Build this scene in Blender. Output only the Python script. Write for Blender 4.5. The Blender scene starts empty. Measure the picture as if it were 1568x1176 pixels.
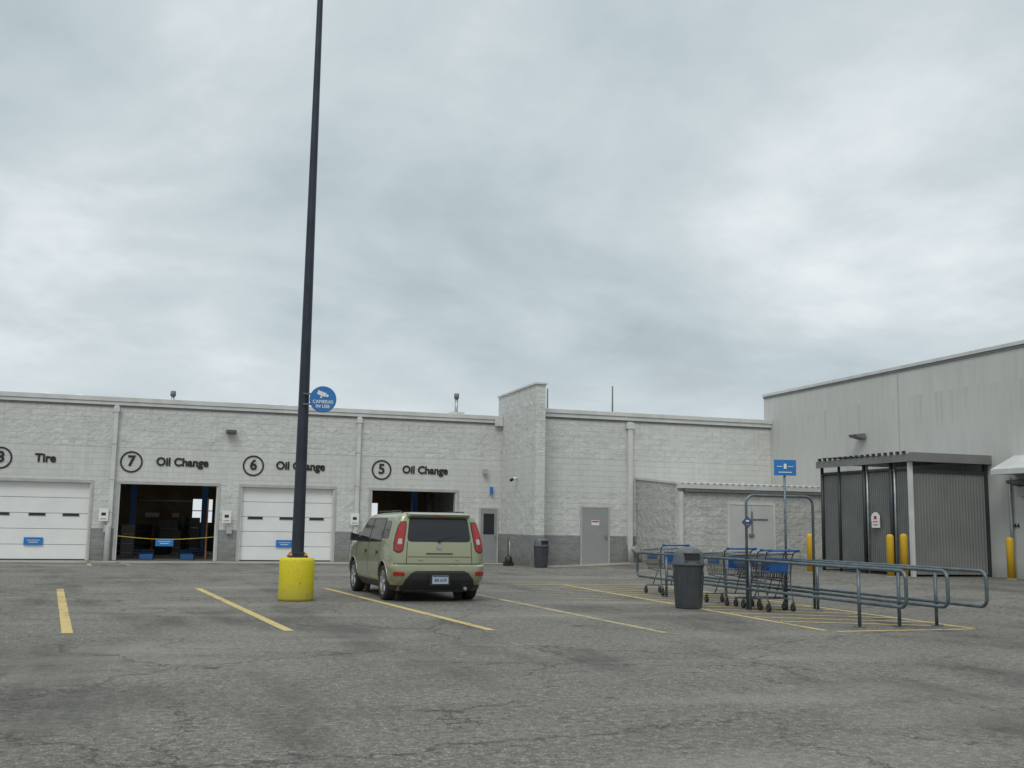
import bpy, bmesh, math, random
from mathutils import Vector, Matrix
random.seed(7)
scene=bpy.context.scene
CH=1.4
# ------------------------------------------------------------------ materials
def newmat(name):
    m=bpy.data.materials.new(name); m.use_nodes=True
    nt=m.node_tree; b=nt.nodes['Principled BSDF']
    return m,nt,b
def N(nt,t,**k):
    n=nt.nodes.new(t)
    for a,v in k.items():
        if a.startswith('i_'): n.inputs[a[2:].replace('_',' ')].default_value=v
        else: setattr(n,a,v)
    return n
def math_n(nt,op,a,b=None,c=None,clamp=False):
    n=nt.nodes.new('ShaderNodeMath'); n.operation=op; n.use_clamp=clamp
    for i,v in enumerate((a,b,c)):
        if v is None: continue
        if isinstance(v,(int,float)): n.inputs[i].default_value=v
        else: nt.links.new(v,n.inputs[i])
    return n.outputs[0]
def mixc(nt,fac,a,b,mode='MIX'):
    n=nt.nodes.new('ShaderNodeMix'); n.data_type='RGBA'; n.blend_type=mode
    for s,v in ((n.inputs[0],fac),(n.inputs[6],a),(n.inputs[7],b)):
        if isinstance(v,(int,float)): s.default_value=v
        elif isinstance(v,tuple): s.default_value=(v[0],v[1],v[2],1)
        else: nt.links.new(v,s)
    return n.outputs[2]
def ramp(nt,fac,stops):
    n=nt.nodes.new('ShaderNodeValToRGB'); cr=n.color_ramp
    while len(cr.elements)<len(stops): cr.elements.new(0.5)
    for e,(p,c) in zip(cr.elements,stops):
        e.position=p
        e.color=(c,c,c,1) if isinstance(c,(int,float)) else (c[0],c[1],c[2],1)
    nt.links.new(fac,n.inputs[0]); return n.outputs[0]
def noise(nt,vec,scale,detail=4,rough=.55,dist=0):
    n=N(nt,'ShaderNodeTexNoise'); n.inputs['Scale'].default_value=scale
    n.inputs['Detail'].default_value=detail; n.inputs['Roughness'].default_value=rough
    n.inputs['Distortion'].default_value=dist
    if vec is not None: nt.links.new(vec,n.inputs['Vector'])
    return n.outputs[0]
def pos(nt): return nt.nodes.new('ShaderNodeNewGeometry').outputs['Position']
def bump(nt,b,h,strength=.3,dist=.02,prev=None):
    n=nt.nodes.new('ShaderNodeBump'); n.inputs['Strength'].default_value=strength; n.inputs['Distance'].default_value=dist
    nt.links.new(h,n.inputs['Height'])
    if prev is not None: nt.links.new(prev,n.inputs['Normal'])
    nt.links.new(n.outputs[0],b.inputs['Normal']); return n.outputs[0]
def pm(name,col,rough=.6,metal=0,var=.12,vs=3.0,bs=0,coat=0,spec=.5):
    m,nt,b=newmat(name)
    tc=nt.nodes.new('ShaderNodeTexCoord').outputs['Object']
    n1=noise(nt,tc,vs,4)
    f=ramp(nt,n1,[(.3,0.0),(.7,1.0)])
    c=mixc(nt,f,tuple(x*(1-var) for x in col),tuple(min(1,x*(1+var)) for x in col))
    nt.links.new(c,b.inputs['Base Color'])
    b.inputs['Roughness'].default_value=rough; b.inputs['Metallic'].default_value=metal
    b.inputs['Coat Weight'].default_value=coat; b.inputs['Specular IOR Level'].default_value=spec
    if bs>0: bump(nt,b,noise(nt,tc,vs*12,3),bs,.01)
    return m
def blockwall(name,col,basecol=None,basez=1.05,smooth=None,rough_amt=1.0,bw=.4,bh=.2,mort=.1,bst=.5):
    m,nt,b=newmat(name); p=pos(nt)
    sx=nt.nodes.new('ShaderNodeSeparateXYZ'); nt.links.new(p,sx.inputs[0]); X,Y,Z=sx.outputs
    u=math_n(nt,'ADD',X,Y)
    cb=nt.nodes.new('ShaderNodeCombineXYZ'); nt.links.new(u,cb.inputs[0]); nt.links.new(Z,cb.inputs[1])
    br=nt.nodes.new('ShaderNodeTexBrick'); nt.links.new(cb.outputs[0],br.inputs['Vector'])
    br.inputs['Scale'].default_value=1; br.inputs['Brick Width'].default_value=bw; br.inputs['Row Height'].default_value=bh
    br.inputs['Mortar Size'].default_value=.006; br.inputs['Mortar Smooth'].default_value=.6
    br.inputs['Color1'].default_value=(.96,.96,.96,1); br.inputs['Color2'].default_value=(1,1,1,1); br.inputs['Mortar'].default_value=(1-mort,)*3+(1,)
    big=noise(nt,p,.35,4,.6); med=noise(nt,p,2.6,5,.62)
    mp=nt.nodes.new('ShaderNodeMapping'); mp.inputs['Scale'].default_value=(2.6,2.6,.14); nt.links.new(p,mp.inputs[0])
    st=noise(nt,mp.outputs[0],1.4,5,.65)
    v=math_n(nt,'MULTIPLY_ADD',big,.24,.88)
    v=math_n(nt,'MULTIPLY',v,math_n(nt,'MULTIPLY_ADD',med,.16*rough_amt,1-.08*rough_amt))
    v=math_n(nt,'MULTIPLY',v,math_n(nt,'MULTIPLY_ADD',st,.30,.85))
    c=mixc(nt,1.0,col,br.outputs[0],'MULTIPLY')
    if basecol:
        zz=math_n(nt,'LESS_THAN',Z,basez)
        bc=mixc(nt,1.0,basecol,br.outputs[0],'MULTIPLY')
        c=mixc(nt,zz,c,bc)
    t=math_n(nt,'MULTIPLY',math_n(nt,'SUBTRACT',Z,3.9,clamp=True),math_n(nt,'LESS_THAN',Z,5.6))
    t=math_n(nt,'MULTIPLY',t,ramp(nt,st,[(.50,0.0),(.68,.45)]))
    c=mixc(nt,t,c,(.33,.315,.28))
    d=math_n(nt,'SUBTRACT',1.0,math_n(nt,'DIVIDE',Z,.6),clamp=True)
    d=math_n(nt,'MULTIPLY',d,math_n(nt,'MULTIPLY',med,1.1),clamp=True)
    c=mixc(nt,d,c,(.15,.13,.105))
    vv=nt.nodes.new('ShaderNodeCombineColor'); 
    for i in range(3): nt.links.new(v,vv.inputs[i])
    c=mixc(nt,1.0,c,vv.outputs[0],'MULTIPLY')
    nt.links.new(c,b.inputs['Base Color']); b.inputs['Roughness'].default_value=.85
    b.inputs['Specular IOR Level'].default_value=.25
    h=math_n(nt,'MULTIPLY',br.outputs['Fac'],-.25)
    rg=math_n(nt,'MULTIPLY',med,2.6*rough_amt)
    if smooth:
        s=math_n(nt,'MULTIPLY',math_n(nt,'GREATER_THAN',Z,smooth[0]),math_n(nt,'LESS_THAN',Z,smooth[1]))
        s=math_n(nt,'SUBTRACT',1.0,math_n(nt,'MULTIPLY',s,.88))
        rg=math_n(nt,'MULTIPLY',rg,s)
    h=math_n(nt,'ADD',h,rg)
    bump(nt,b,h,bst,.05)
    return m
M={}
M['wall']=blockwall('painted_split_face_block',(.60,.60,.57),(.26,.263,.255),1.08,(2.62,3.82),1.0,.4,.2,.09,.65)
M['wall3']=blockwall('painted_rough_block',(.49,.487,.46),None,1,None,1.25,.4,.2,.1,.75)
M['wall4']=blockwall('painted_panel_wall',(.54,.538,.51),None,1,(0.0,20.),.35,bw=6,bh=3.3,mort=.05,bst=.3)
M['coping']=pm('coping_metal',(.58,.58,.56),.45,0,.10,2)
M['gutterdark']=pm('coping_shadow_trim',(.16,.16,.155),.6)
M['door_white']=pm('sectional_door_white',(.76,.76,.74),.5,0,.05,1.2)
M['trim']=pm('door_trim_grey',(.42,.41,.39),.6)
M['door_grey']=pm('steel_door_grey',(.28,.285,.28),.5,0,.07,2)
M['door_light']=pm('steel_door_offwhite',(.50,.50,.48),.55,0,.06,2)
M['slit']=pm('dark_glazing',(.02,.022,.025),.15,0,.1,2,0)
M['black']=pm('black_plastic',(.02,.02,.021),.5,0,.2,4)
M['lettering']=pm('black_lettering',(.018,.018,.018),.6,0,.1,2,0)
M['pole']=pm('pole_paint_navy',(.024,.029,.042),.45,.2,.3,2.5,.05)
M['galv']=pm('galvanised_steel',(.36,.37,.37),.42,.7,.2,6)
M['wire']=pm('cart_wire',(.15,.16,.165),.4,.75,.2,6)
M['galv_dark']=pm('weathered_steel_rail',(.13,.16,.18),.45,.6,.3,6)
M['white']=pm('white_paint',(.75,.75,.72),.5,0,.05,3)
M['blue']=pm('sign_blue',(.02,.17,.48),.4,0,.08,3,0)
M['blue2']=pm('plastic_blue',(.015,.09,.28),.4,0,.15,8)
M['liftblue']=pm('lift_blue',(.02,.09,.24),.45,0,.15,3)
M['red']=pm('sign_red',(.5,.03,.03),.5)
M['toolred']=pm('tool_chest_red',(.22,.02,.02),.5)
M['orange']=pm('orange_cap',(.6,.22,.02),.6)
M['can']=pm('bin_slate_plastic',(.055,.062,.068),.55,0,.15,6,.1)
M['canlid']=pm('bin_lid_plastic',(.10,.11,.12),.5,0,.15,6,.1)
M['slat']=pm('fence_slats',(.155,.165,.16),.6,.1,.15,1.5)
M['sheet']=pm('corrugated_sheet',(.22,.22,.21),.55,.3,.12,1.0)
M['fencepost']=pm('fence_post_dark',(.05,.055,.06),.5,.4)
M['inner']=pm('interior_wall',(.30,.21,.13),.9,0,.3,.8)
M['innerfloor']=pm('shop_floor',(.17,.155,.135),.5,0,.3,1.2)
M['steelin']=pm('interior_steel',(.10,.09,.08),.6)
M['concrete']=pm('concrete_apron',(.32,.305,.275),.9,0,.2,.8,.2)
M['rope']=pm('yellow_chain',(.65,.5,.05),.5)
M['roof']=pm('roof_membrane',(.45,.45,.44),.9)
def yellow_mat(name,col,chip=.5):
    m,nt,b=newmat(name); p=pos(nt)
    n1=noise(nt,p,2.2,8,.7); n2=noise(nt,p,20,5,.7)
    c=mixc(nt,n1,tuple(x*.72 for x in col),col)
    f=ramp(nt,n2,[(chip,0.0),(chip+.06,1.0)])
    c=mixc(nt,f,c,(.19,.16,.09))
    sx=nt.nodes.new('ShaderNodeSeparateXYZ'); nt.links.new(p,sx.inputs[0])
    d=math_n(nt,'SUBTRACT',1.0,math_n(nt,'DIVIDE',sx.outputs[2],.35),clamp=True)
    c=mixc(nt,math_n(nt,'MULTIPLY',d,n1),c,(.20,.17,.08))
    nt.links.new(c,b.inputs['Base Color']); b.inputs['Roughness'].default_value=.65
    bump(nt,b,n2,.3,.01); return m
M['yellow']=yellow_mat('yellow_paint_base',(.72,.60,.015),.60)
M['bollard']=yellow_mat('bollard_yellow',(.70,.42,.015),.68)
def line_mat(name,col,wear):
    m,nt,b=newmat(name); p=pos(nt)
    n1=noise(nt,p,1.1,6,.6); n2=noise(nt,p,34,6,.75); n3=noise(nt,p,6,5,.7)
    nt.links.new(mixc(nt,n3,tuple(x*.65 for x in col),col),b.inputs['Base Color']); b.inputs['Roughness'].default_value=.8
    s=math_n(nt,'ADD',math_n(nt,'MULTIPLY',n2,.55),math_n(nt,'ADD',math_n(nt,'MULTIPLY',n1,.3),math_n(nt,'MULTIPLY',n3,.3)))
    f=ramp(nt,s,[(wear,1.0),(wear+.07,0.0)])
    tr=nt.nodes.new('ShaderNodeBsdfTransparent'); mx=nt.nodes.new('ShaderNodeMixShader')
    nt.links.new(f,mx.inputs[0]); nt.links.new(tr.outputs[0],mx.inputs[1]); nt.links.new(b.outputs[0],mx.inputs[2])
    nt.links.new(mx.outputs[0],nt.nodes['Material Output'].inputs[0]); return m
M['line']=line_mat('yellow_line_paint',(.66,.50,.20),.605)
M['lineworn']=line_mat('yellow_line_paint_worn',(.52,.43,.26),.57)
M['lineghost']=line_mat('faded_line_paint',(.43,.40,.33),.54)
# asphalt
def asphalt():
    m,nt,b=newmat('asphalt_weathered'); p=pos(nt)
    big=noise(nt,p,.10,4,.6); mid=noise(nt,p,.7,6,.68); fine=noise(nt,p,13,6,.8); grit=noise(nt,p,48,3,.85)
    v=nt.nodes.new('ShaderNodeTexVoronoi'); v.inputs['Scale'].default_value=24; nt.links.new(p,v.inputs['Vector'])
    c=mixc(nt,ramp(nt,big,[(.32,0.0),(.68,1.0)]),(.168,.156,.136),(.222,.207,.181))
    c=mixc(nt,math_n(nt,'MULTIPLY',ramp(nt,mid,[(.38,0.0),(.68,1.0)]),.6),c,(.120,.111,.097))
    c=mixc(nt,ramp(nt,fine,[(.50,0.0),(.64,.8)]),c,(.34,.315,.275))
    c=mixc(nt,ramp(nt,fine,[(.36,.85),(.46,0.0)]),c,(.065,.06,.053))
    c=mixc(nt,ramp(nt,grit,[(.36,.9),(.48,0.0)]),c,(.045,.042,.037))
    c=mixc(nt,ramp(nt,v.outputs['Distance'],[(.0,1.0),(.26,0.0)]),c,(.48,.45,.40))
    def mapped(scale,loc,ns,det=6,rg=.62):
        mp=nt.nodes.new('ShaderNodeMapping'); mp.inputs['Scale'].default_value=scale; mp.inputs['Location'].default_value=loc; nt.links.new(p,mp.inputs[0])
        return noise(nt,mp.outputs[0],ns,det,rg)
    c=mixc(nt,ramp(nt,mapped((.55,.16,1),(3.1,1.7,0),1.3),[(.50,0.0),(.64,.66)]),c,(.075,.07,.062))
    c=mixc(nt,ramp(nt,mapped((.13,.5,1),(6.1,3.2,0),1.5),[(.54,0.0),(.68,.4)]),c,(.10,.093,.083))
    c=mixc(nt,ramp(nt,mapped((.12,.35,1),(9,4,0),1.6),[(.52,0.0),(.70,.45)]),c,(.32,.295,.25))
    # small oil drips
    c=mixc(nt,ramp(nt,mapped((1,1,1),(1,8,0),1.7,3,.5),[(.68,0.0),(.73,.75)]),c,(.05,.047,.043))
    nz=nt.nodes.new('ShaderNodeTexNoise'); nz.inputs['Scale'].default_value=1.1; nz.inputs['Detail'].default_value=7; nz.inputs['Roughness'].default_value=.7; nt.links.new(p,nz.inputs['Vector'])
    vm=nt.nodes.new('ShaderNodeVectorMath'); vm.operation='MULTIPLY_ADD'; nt.links.new(nz.outputs['Color'],vm.inputs[0]); vm.inputs[1].default_value=(1.6,1.6,0); nt.links.new(p,vm.inputs[2])
    def crackline(scale,w,off):
        a=nt.nodes.new('ShaderNodeVectorMath'); a.operation='ADD'; nt.links.new(vm.outputs[0],a.inputs[0]); a.inputs[1].default_value=(off,off*1.7,0)
        q=nt.nodes.new('ShaderNodeTexVoronoi'); q.feature='DISTANCE_TO_EDGE'; q.voronoi_dimensions='2D'; q.inputs['Scale'].default_value=scale; nt.links.new(a.outputs[0],q.inputs['Vector'])
        return ramp(nt,q.outputs['Distance'],[(w*.4,1.0),(w,0.0)])
    def mask(off,msc,lo,hi):
        a2=nt.nodes.new('ShaderNodeVectorMath'); a2.operation='ADD'; nt.links.new(p,a2.inputs[0]); a2.inputs[1].default_value=(off*3,off,0)
        return ramp(nt,noise(nt,a2.outputs[0],msc,3),[(lo,0.0),(hi,1.0)])
    k1=math_n(nt,'MULTIPLY',crackline(.19,.0055,4.2),mask(4.2,.3,.34,.46))
    k2=math_n(nt,'MULTIPLY',crackline(.5,.011,11.3),mask(11.3,.35,.46,.56))
    sx=nt.nodes.new('ShaderNodeSeparateXYZ'); nt.links.new(vm.outputs[0],sx.inputs[0])
    dx=math_n(nt,'MULTIPLY',math_n(nt,'SUBTRACT',sx.outputs[0],3.45+.8),1.7); dy=math_n(nt,'MULTIPLY',math_n(nt,'SUBTRACT',sx.outputs[1],9.6+.8),.62)
    rr=math_n(nt,'SQRT',math_n(nt,'ADD',math_n(nt,'MULTIPLY',dx,dx),math_n(nt,'MULTIPLY',dy,dy)))
    patch=ramp(nt,rr,[(.55,1.0),(1.1,0.0)])
    pm_=math_n(nt,'MAXIMUM',patch,math_n(nt,'MULTIPLY',mask(2.3,.25,.57,.65),.8))
    k3=math_n(nt,'MULTIPLY',crackline(2.2,.085,7.7),pm_)
    c=mixc(nt,math_n(nt,'MULTIPLY',k3,.6),c,(.33,.285,.245))
    k4=math_n(nt,'MULTIPLY',crackline(2.2,.03,7.7),pm_)
    k=math_n(nt,'MAXIMUM',k1,k2); k=math_n(nt,'MAXIMUM',k,k4)
    c=mixc(nt,math_n(nt,'MULTIPLY',k,.85),c,(.05,.045,.04))
    nt.links.new(c,b.inputs['Base Color']); b.inputs['Roughness'].default_value=.9; b.inputs['Specular IOR Level'].default_value=.25
    h=math_n(nt,'ADD',math_n(nt,'MULTIPLY',grit,.5),fine)
    bump(nt,b,h,.7,.02); return m
M['asphalt']=asphalt()
def paint():
    m,nt,b=newmat('car_paint_green'); 
    b.inputs['Metallic'].default_value=.35
    b.inputs['Roughness'].default_value=.34; b.inputs['Coat Weight'].default_value=.8; b.inputs['Coat Roughness'].default_value=.05
    p=pos(nt); n=noise(nt,p,2.5,5)
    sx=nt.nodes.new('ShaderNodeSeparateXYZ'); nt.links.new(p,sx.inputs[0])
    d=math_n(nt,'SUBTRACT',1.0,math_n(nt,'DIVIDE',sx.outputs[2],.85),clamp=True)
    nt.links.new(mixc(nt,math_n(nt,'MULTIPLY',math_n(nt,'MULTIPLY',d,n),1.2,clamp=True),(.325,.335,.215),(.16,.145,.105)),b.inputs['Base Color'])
    return m
M['paint']=paint()
M['glass']=pm('car_glass',(.018,.02,.022),.06,0,.1,2,0,.3)
M['tyre']=pm('tyre_rubber',(.022,.022,.022),.8,0,.2,8,.1)
M['rim']=pm('alloy_rim',(.42,.43,.43),.35,.8,.1,5,0)
M['lamp']=pm('tail_lamp_red',(.33,.012,.012),.15,0,.2,6,0,.6)
M['lampclear']=pm('lamp_clear',(.45,.40,.38),.12,0,.1,6,0,.5)
M['chrome']=pm('chrome',(.6,.6,.6),.15,1,.05,5,0)
M['trimblack']=pm('car_black_trim',(.025,.025,.026),.5,0,.15,5)
M['seam']=pm('panel_gap',(.03,.033,.025),.8,0,.1,5,0)
M['plate']=pm('licence_plate_face',(.40,.46,.50),.5,0,.05,5,0)
M['platetext']=pm('licence_plate_lettering',(.05,.08,.2),.5,0,.05,5,0)

# ------------------------------------------------------------------ mesh builder
class MB:
    def __init__(s): s.v=[];s.f=[];s.m=[];s.s=[];s.T=Matrix.Identity(4)
    def add(s,vs,fs,mat,smooth=False):
        o=len(s.v); s.v+= [tuple(s.T@Vector(v)) for v in vs]
        for k,f in enumerate(fs):
            s.f.append(tuple(o+i for i in f)); s.m.append(mat)
            s.s.append(smooth[k] if isinstance(smooth,list) else smooth)
    def box(s,x0,x1,y0,y1,z0,z1,mat):
        vs=[(x0,y0,z0),(x1,y0,z0),(x1,y1,z0),(x0,y1,z0),(x0,y0,z1),(x1,y0,z1),(x1,y1,z1),(x0,y1,z1)]
        s.add(vs,[(0,3,2,1),(4,5,6,7),(0,1,5,4),(1,2,6,5),(2,3,7,6),(3,0,4,7)],mat)
    def cyl(s,p0,p1,r0,r1=None,n=16,mat=None,cap=True):
        r1=r0 if r1 is None else r1
        p0=Vector(p0);p1=Vector(p1);d=(p1-p0).normalized()
        a=d.orthogonal().normalized() if abs(d.z)<.99 else Vector((1,0,0)); a=(a-d*a.dot(d)).normalized(); b=d.cross(a)
        vs=[]
        for p,r in((p0,r0),(p1,r1)):
            for i in range(n):
                t=2*math.pi*i/n; vs.append(p+(a*math.cos(t)+b*math.sin(t))*r)
        fs=[(i,(i+1)%n,n+(i+1)%n,n+i) for i in range(n)]; sm=[True]*n
        if cap: fs+= [tuple(range(n))[::-1],tuple(range(n,2*n))]; sm+=[False,False]
        s.add(vs,fs,mat,sm)
    def tube(s,pts,r,n=8,mat=None,closed=False):
        P=[Vector(p) for p in pts]; k=len(P); vs=[];fs=[];sm=[]
        prev=None
        for i in range(k):
            if closed: d=(P[(i+1)%k]-P[i-1]).normalized()
            else: d=(P[min(i+1,k-1)]-P[max(i-1,0)]).normalized()
            if prev is None: a=d.orthogonal().normalized()
            else: a=(prev-d*prev.dot(d)).normalized()
            prev=a; b=d.cross(a)
            for j in range(n):
                t=2*math.pi*j/n; vs.append(P[i]+(a*math.cos(t)+b*math.sin(t))*r)
        for i in range(k if closed else k-1):
            i2=(i+1)%k
            for j in range(n): fs.append((i*n+j,i*n+(j+1)%n,i2*n+(j+1)%n,i2*n+j)); sm.append(True)
        if not closed: fs+=[tuple(range(n))[::-1],tuple(range((k-1)*n,k*n))]; sm+=[False,False]
        s.add(vs,fs,mat,sm)
    def lathe(s,c,prof,n,mat,smooth=True,cap=True):
        c=Vector(c); vs=[];fs=[];sm=[]
        for r,z in prof:
            for i in range(n):
                t=2*math.pi*i/n; vs.append(c+Vector((r*math.cos(t),r*math.sin(t),z)))
        for k in range(len(prof)-1):
            for i in range(n): fs.append((k*n+i,k*n+(i+1)%n,(k+1)*n+(i+1)%n,(k+1)*n+i)); sm.append(smooth)
        if cap:
            fs+=[tuple(range(n))[::-1],tuple(range((len(prof)-1)*n,len(prof)*n))]; sm+=[False,False]
        s.add(vs,fs,mat,sm)
    def grid(s,rows,mat,smooth=True,flip=False):
        m=len(rows[0]); vs=[p for r in rows for p in r]; fs=[]
        for i in range(len(rows)-1):
            for j in range(m-1):
                f=(i*m+j,i*m+j+1,(i+1)*m+j+1,(i+1)*m+j); fs.append(f[::-1] if flip else f)
        s.add(vs,fs,mat,smooth)
    def obj(s,name,parent=None,bevel=0,seg=1,loc=None,sharp=None):
        me=bpy.data.meshes.new(name); me.from_pydata(s.v,[],s.f)
        mats=[]
        for k in s.m:
            if k not in mats: mats.append(k)
        for k in mats: me.materials.append(M[k])
        for p,k,sm in zip(me.polygons,s.m,s.s): p.material_index=mats.index(k); p.use_smooth=sm
        me.update()
        o=bpy.data.objects.new(name,me); scene.collection.objects.link(o)
        if parent: o.parent=parent
        if bevel:
            b=o.modifiers.new('Bevel','BEVEL'); b.width=bevel; b.segments=seg; b.limit_method='ANGLE'; b.angle_limit=math.radians(50)
        if loc: o.location=loc
        return o
def empty(name,loc=(0,0,0),rz=0):
    e=bpy.data.objects.new(name,None); e.empty_display_size=.3; e.location=loc; e.rotation_euler=(0,0,rz); scene.collection.objects.link(e); return e
def text(body,name,parent,loc,rot,size,mat,bold=.0,ext=.006,align='LEFT',sx=1.0):
    c=bpy.data.curves.new(name,'FONT'); c.body=body; c.size=size; c.extrude=ext; c.bevel_depth=bold; c.bevel_resolution=0; c.align_x=align; c.align_y='CENTER'
    c.materials.append(M[mat]); o=bpy.data.objects.new(name,c); o.location=loc; o.rotation_euler=rot; o.scale=(sx,1,1); o.parent=parent
    scene.collection.objects.link(o); return o
def sst(a,b,x):
    t=max(0,min(1,(x-a)/(b-a))); return t*t*(3-2*t)
def G(x): return .2*sst(11.5,18,x)
R90=math.pi/2
# ------------------------------------------------------------------ ground
b=MB(); xs=[-600,-200,-60,-20,0,11.5]+[11.5+.5*i for i in range(1,14)]+[30,80,250,600]; ys=[-400,-60,0,20,40,80,600]
b.grid([[(x,y,G(x)) for x in xs] for y in ys],'asphalt',False)
b.obj('ground')
b=MB(); b.grid([[(x,y,G(x)+.004) for x in [-20,0,11.9]] for y in (36.2,37.88)],'concrete',False)
b.grid([[(x,y,G(x)+.004) for x in [12.35]+[12.5+.5*i for i in range(8)]] for y in (33.7,34.88)],'concrete',False)
b.obj('concrete_apron')
def strip(b,x0,y0,x1,y1,w,mat,h=.004):
    d=Vector((x1-x0,y1-y0,0)); L=d.length; d/=L; n=Vector((-d.y,d.x,0))*w/2; k=max(2,int(L/.5)); rows=[]
    for i in range(k+1):
        p=Vector((x0,y0,0))+d*L*i/k; a=p-n; c=p+n
        rows.append([(c.x,c.y,G(c.x)+h),(a.x,a.y,G(a.x)+h)])
    b.grid(rows,mat,False)
b=MB()
for x0,y0,x1,y1,mt in [(-1.94,22.8,-1.08,14.1,'line'),(.68,22.9,1.58,14.0,'line'),(3.28,22.9,4.22,13.7,'line'),(6.0,21.2,6.45,13.0,'lineworn'),
                    (-4.6,22.8,-3.8,14,'line'),(-7.3,22.8,-6.5,14,'line')]:
    strip(b,x0,y0,x1,y1,.13,mt)
for (x0,y0,x1,y1) in [(-5.0,20.3,.9,20.6),(1.1,20.6,3.6,20.4)]: strip(b,x0,y0,x1,y1,.10,'lineghost')
strip(b,-2.35,37.0,-2.1,33.5,.12,'lineworn'); strip(b,-1.5,36.8,-.9,34,.12,'lineworn')
strip(b,12.6,11.4,15.5,13.4,.12,'lineghost')
b.obj('parking_lines')
b=MB(); strip(b,8.9,12.9,9.15,23.8,.10,'line'); strip(b,9.0,12.78,11.35,12.78,.10,'line'); strip(b,11.4,12.85,11.5,23.8,.10,'line'); strip(b,7.9,23.95,11.5,23.95,.10,'line')
y=13.4
while y<23.0:
    strip(b,9.05,y+.9,11.35,y-.35 if y>13.6 else y-.2,.10,'line' ,.005); y+=.78
for i in range(6): strip(b,7.3+i*.1,18.6+i*.95,8.9,17.7+i*.95,.09,'lineworn')
b.obj('hatched_marking')
# ------------------------------------------------------------------ garage
Y1=37.9; HT=5.35; DT=2.58
garage=empty('auto_service_garage',(0,0,0))
doors=[(-14.4,-11.15),(-10.3,-7.05),(-5.73,-2.48),(-1.62,1.63),(2.40,5.67),(6.99,10.22)]
b=MB(); x=-20.
for d0,d1 in doors:
    b.box(x,d0,Y1,Y1+.3,0,DT,'wall'); x=d1
b.box(x,11.95,Y1,Y1+.3,0,DT,'wall')
b.box(-20,11.95,Y1,Y1+.3,DT,HT,'wall')
b.obj('front_wall',garage)
b=MB(); b.box(11.95,12.3,34.03,38.4,0,6.28,'wall'); b.box(11.95,12.3,38.401,52,0,5.0,'wall'); b.obj('wing_wall',garage)
b=MB(); b.box(11.9,12.35,33.98,38.45,6.28,6.36,'coping'); b.obj('wing_cap',garage,.01)
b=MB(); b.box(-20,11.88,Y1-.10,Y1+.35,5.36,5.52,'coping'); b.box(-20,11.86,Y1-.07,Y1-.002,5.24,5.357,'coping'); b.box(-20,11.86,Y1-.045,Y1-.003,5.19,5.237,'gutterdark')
b.box(11.62,11.94,Y1-.16,Y1-.102,5.12,5.5,'coping')
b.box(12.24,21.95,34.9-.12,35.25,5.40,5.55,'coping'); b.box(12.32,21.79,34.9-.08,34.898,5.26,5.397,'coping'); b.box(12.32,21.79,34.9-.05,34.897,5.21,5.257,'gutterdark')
b.obj('roof_coping',garage,.008)
b=MB(); b.box(12.3,21.79,34.9,35.2,0,5.395,'wall'); b.obj('side_wall',garage)
b=MB()
b.box(-20,11.94,Y1+.31,42.2,5.0,5.15,'roof'); b.box(-20,11.94,44.2,52,5.0,5.15,'roof')
x=-20
for a,c in ((-12,-10),(-5.2,-3.4),(-1.2,1.2),(7.4,9.6)):   # unseen roof gaps, added to let daylight brighten the bays
    b.box(x,a,42.2,44.2,5.0,5.15,'roof'); x=c
b.box(x,11.94,42.2,44.2,5.0,5.15,'roof')
b.box(12.31,21.79,35.21,52,5.0,5.15,'roof'); b.obj('roof',garage)
# interior
b=MB()
b.box(-20,-19.8,Y1+.31,52,0,4.99,'inner')
segs=[(-16,-14.2),(-8,-6.2),(1.05,1.95),(2.1,2.75),(8.2,9.6)]
x=-19.8
for a,c in segs:
    b.box(x,a,50,50.2,0,4.99,'inner'); b.box(a,c,50,50.2,0,1.3,'inner'); b.box(a,c,50,50.2,2.35,4.99,'inner'); x=c
b.box(x,11.94,50,50.2,0,4.99,'inner')
b.box(-19.8,11.94,49.9,49.995,0.015,1.1,'steelin')
b.obj('interior_walls',garage)
b=MB(); b.box(-19.8,11.94,Y1+.02,50,.002,.014,'innerfloor'); b.obj('shop_floor',garage)
b=MB()
for yy in (40.5,46.5,49): b.box(-19.7,11.9,yy,yy+.18,4.3,4.75,'steelin')
for xx in (-6.5,-2.05,2.0,6.3,11.4):
    b.box(xx-.1,xx+.1,46.4,46.6,.015,4.29,'steelin')
for (d0,d1) in (doors[3],doors[5],doors[2]):
    b.box(d0+.1,d1-.1,Y1+.6,Y1+2.9,2.72,2.78,'door_light')
    b.box(d0+.02,d0+.08,Y1+.35,Y1+3.5,2.62,2.70,'galv'); b.box(d1-.08,d1-.02,Y1+.35,Y1+3.5,2.62,2.70,'galv')
for xx in (1.05,1.5,1.95,2.1,2.42,2.75): b.box(xx-.02,xx+.02,49.85,49.89,1.3,2.35,'steelin')
b.box(1.05,2.75,49.85,49.89,1.8,1.84,'steelin')
b.obj('interior_beams',garage)
b=MB()
for cx in (0.05,8.6):
    for sx in (-1.35,1.35):
        b.box(cx+sx-.12,cx+sx+.12,43.6,43.85,.015,3.5,'liftblue'); b.box(cx+sx-.28,cx+sx+.28,43.3,44.2,.015,.06,'liftblue')
        b.box(cx+sx-(.9 if sx>0 else -.1),cx+sx+(.9 if sx<0 else -.1),43.2,43.32,.14,.24,'liftblue')
    b.box(cx-1.35,cx+1.35,43.7,43.8,3.4,3.5,'liftblue')
    b.box(cx-.9,cx-.45,38.6,43,.02,.2,'liftblue'); b.box(cx+.45,cx+.9,38.6,43,.02,.2,'liftblue')
b.obj('vehicle_lifts',garage,.01)
b=MB()
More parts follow.
